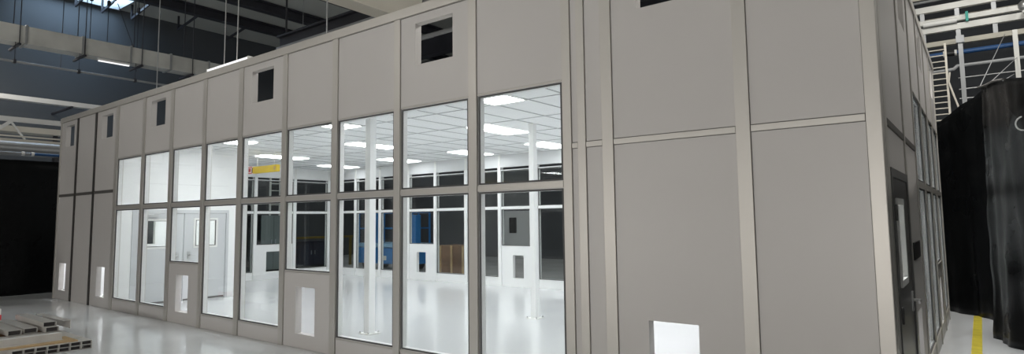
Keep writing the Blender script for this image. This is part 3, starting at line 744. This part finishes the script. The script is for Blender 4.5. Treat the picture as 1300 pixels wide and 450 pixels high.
m = MB(); m.box(-10.15, -10.142, 2.2, 2.98, .127, .22); m.box(-10.142, -10.09, 2.2, 2.98, .127, .133)
m.build('profile', ALU, t)
m = MB(); m.box(-10.25, -10.15, 2.2, 2.98, .212, .22); m.build('lip', WHITEP, t)
t = MB().box(-10.4, -10.2, 3.12, 3.24, .1112, .118).build('metal_offcut', ALU); tag(t, 'small pale strip lying at the right end of the stack', 'offcut')
# back group of channels on two bearers
for k, x in enumerate((-11.5, -12.35)):
    t = MB().box(x-.06, x+.06, 2.0, 3.22, 0, .115).build('timber_bearer', BROWN, bevel=.005); tag(t, ['front brown bearer under the rear channels', 'rear brown bearer under the rear channels'][k], 'bearer', 'bearers')
spots = [(-11.15, 2.70, .117, 'rear channel with a dark open end, second from the left'), (-11.2, 2.90, .117, 'rear channel with a dark open end, third from the left'),
         (-11.05, 3.12, .117, 'rear channel with a dark open end, lying under another at the right'),
         (-11.10, 3.10, .190, 'rear channel stacked on top of another, dark open end'), (-11.3, 2.48, .117, 'rear channel at the left edge of the photo')]
ch1 = None
for x, y, z, lab in spots:
    if ch1 is None: ch1 = channel(x, y, z, 1.4, .16, .072); o = ch1; o['label'] = lab; o['group'] = 'channels in the rear stack'
    else: o = dup(ch1, (x, y, z), lab, 'channels in the rear stack')
t = thing('metal_channel', (-11.0, 3.25, .18), 'topmost grey channel lying across the rear stack', 'metal channel')
m = MB(); m.bar((-12.3, 3.12, .212), (-10.95, 3.24, .212), .008, .10) if False else None
m = MB(); m.bar((-12.2, 3.26, .268), (-10.98, 3.28, .268), .10, .008); m.bar((-12.2, 3.305, .208), (-10.98, 3.325, .208), .008, .12); m.build('profile', ALU, t)
t = thing('carton', (-13.33, 2.9, 0), 'small white and red carton at the very left edge', 'carton')
MB().box(-13.45, -13.22, 2.79, 3.0, 0, .30).build('carton_body', WHITEP, t, bevel=.006)
MB().box(-13.455, -13.215, 2.785, 3.005, .10, .2).build('red_band', RED, t)

# ------------------------------------------------------------------ lights
def area(name, loc, rot, size, power, col):
    l = bpy.data.lights.new(name, 'AREA'); l.energy = power; l.size = size; l.color = col; l.shape = 'DISK'
    o = bpy.data.objects.new(name, l); COL.objects.link(o); o.location = loc; o.rotation_euler = rot
    return o

WARM = (1.0, .955, .90)
def bulb(name, loc, power, col, r=.15):
    l = bpy.data.lights.new(name, 'POINT'); l.energy = power; l.shadow_soft_size = r; l.color = col
    o = bpy.data.objects.new(name, l); COL.objects.link(o); o.location = loc
for x, y, z, p in ((-1.0, -4.4, 1.4, 520), (-7.5, -5.2, 1.4, 460), (-1.5, -4.8, 6.6, 70), (-7.5, -5.0, 6.6, 50), (-13, -4.5, 6.6, 360)):  # two low bulbs behind the camera are added as fill for the front wall
    bulb('high_bay_and_fill_lamp', (x, y, z), p, WARM)
bulb('high_bay_and_fill_lamp', (5.5, 9.5, 7.2), 600, (1, .97, .92))
for i, (x, y, p) in enumerate(((-14, 15, 100), (.2, 10.4, 380), (-21, 17, 60), (-22.3, 3, 230))):  # first lamp is added to brighten the parked lift, last one the cable tray
    area('high_bay_and_fill_lamp', (x, y, 8.2), (0, 0, 0), .9, p, (1.0, .97, .92))
w = bpy.data.worlds.new('world'); scn.world = w; w.use_nodes = True
w.node_tree.nodes['Background'].inputs['Color'].default_value = (.5, .6, .75, 1)
w.node_tree.nodes['Background'].inputs['Strength'].default_value = .02

# ------------------------------------------------------------------ camera
F, CY = 771.34, 212.50
cam = bpy.data.cameras.new('camera'); co = bpy.data.objects.new('camera', cam); COL.objects.link(co)
cam.sensor_width = 36; cam.sensor_fit = 'HORIZONTAL'; cam.lens = F/1300*36
cam.shift_y = -(225-CY)/1300; cam.clip_start = .05; cam.clip_end = 200
R = Matrix(((.79248089, .06192719, .60674464), (.609784, -.06132383, -.79019166), (-.01172644, .99619497, -.08636017)))
co.matrix_world = Matrix.Translation((0, 0, 1.70)) @ R.to_4x4()
scn.camera = co

scn.view_settings.view_transform = 'Standard'; scn.view_settings.look = 'None'
scn.view_settings.gamma = 1; scn.view_settings.use_curve_mapping = False
scn.view_settings.exposure = 0.0
scn.cycles.use_denoising = True
scn.cycles.max_bounces = 10; scn.cycles.transparent_max_bounces = 24
scn.cycles.diffuse_bounces = 5; scn.cycles.glossy_bounces = 5
scn.cycles.sample_clamp_indirect = 6
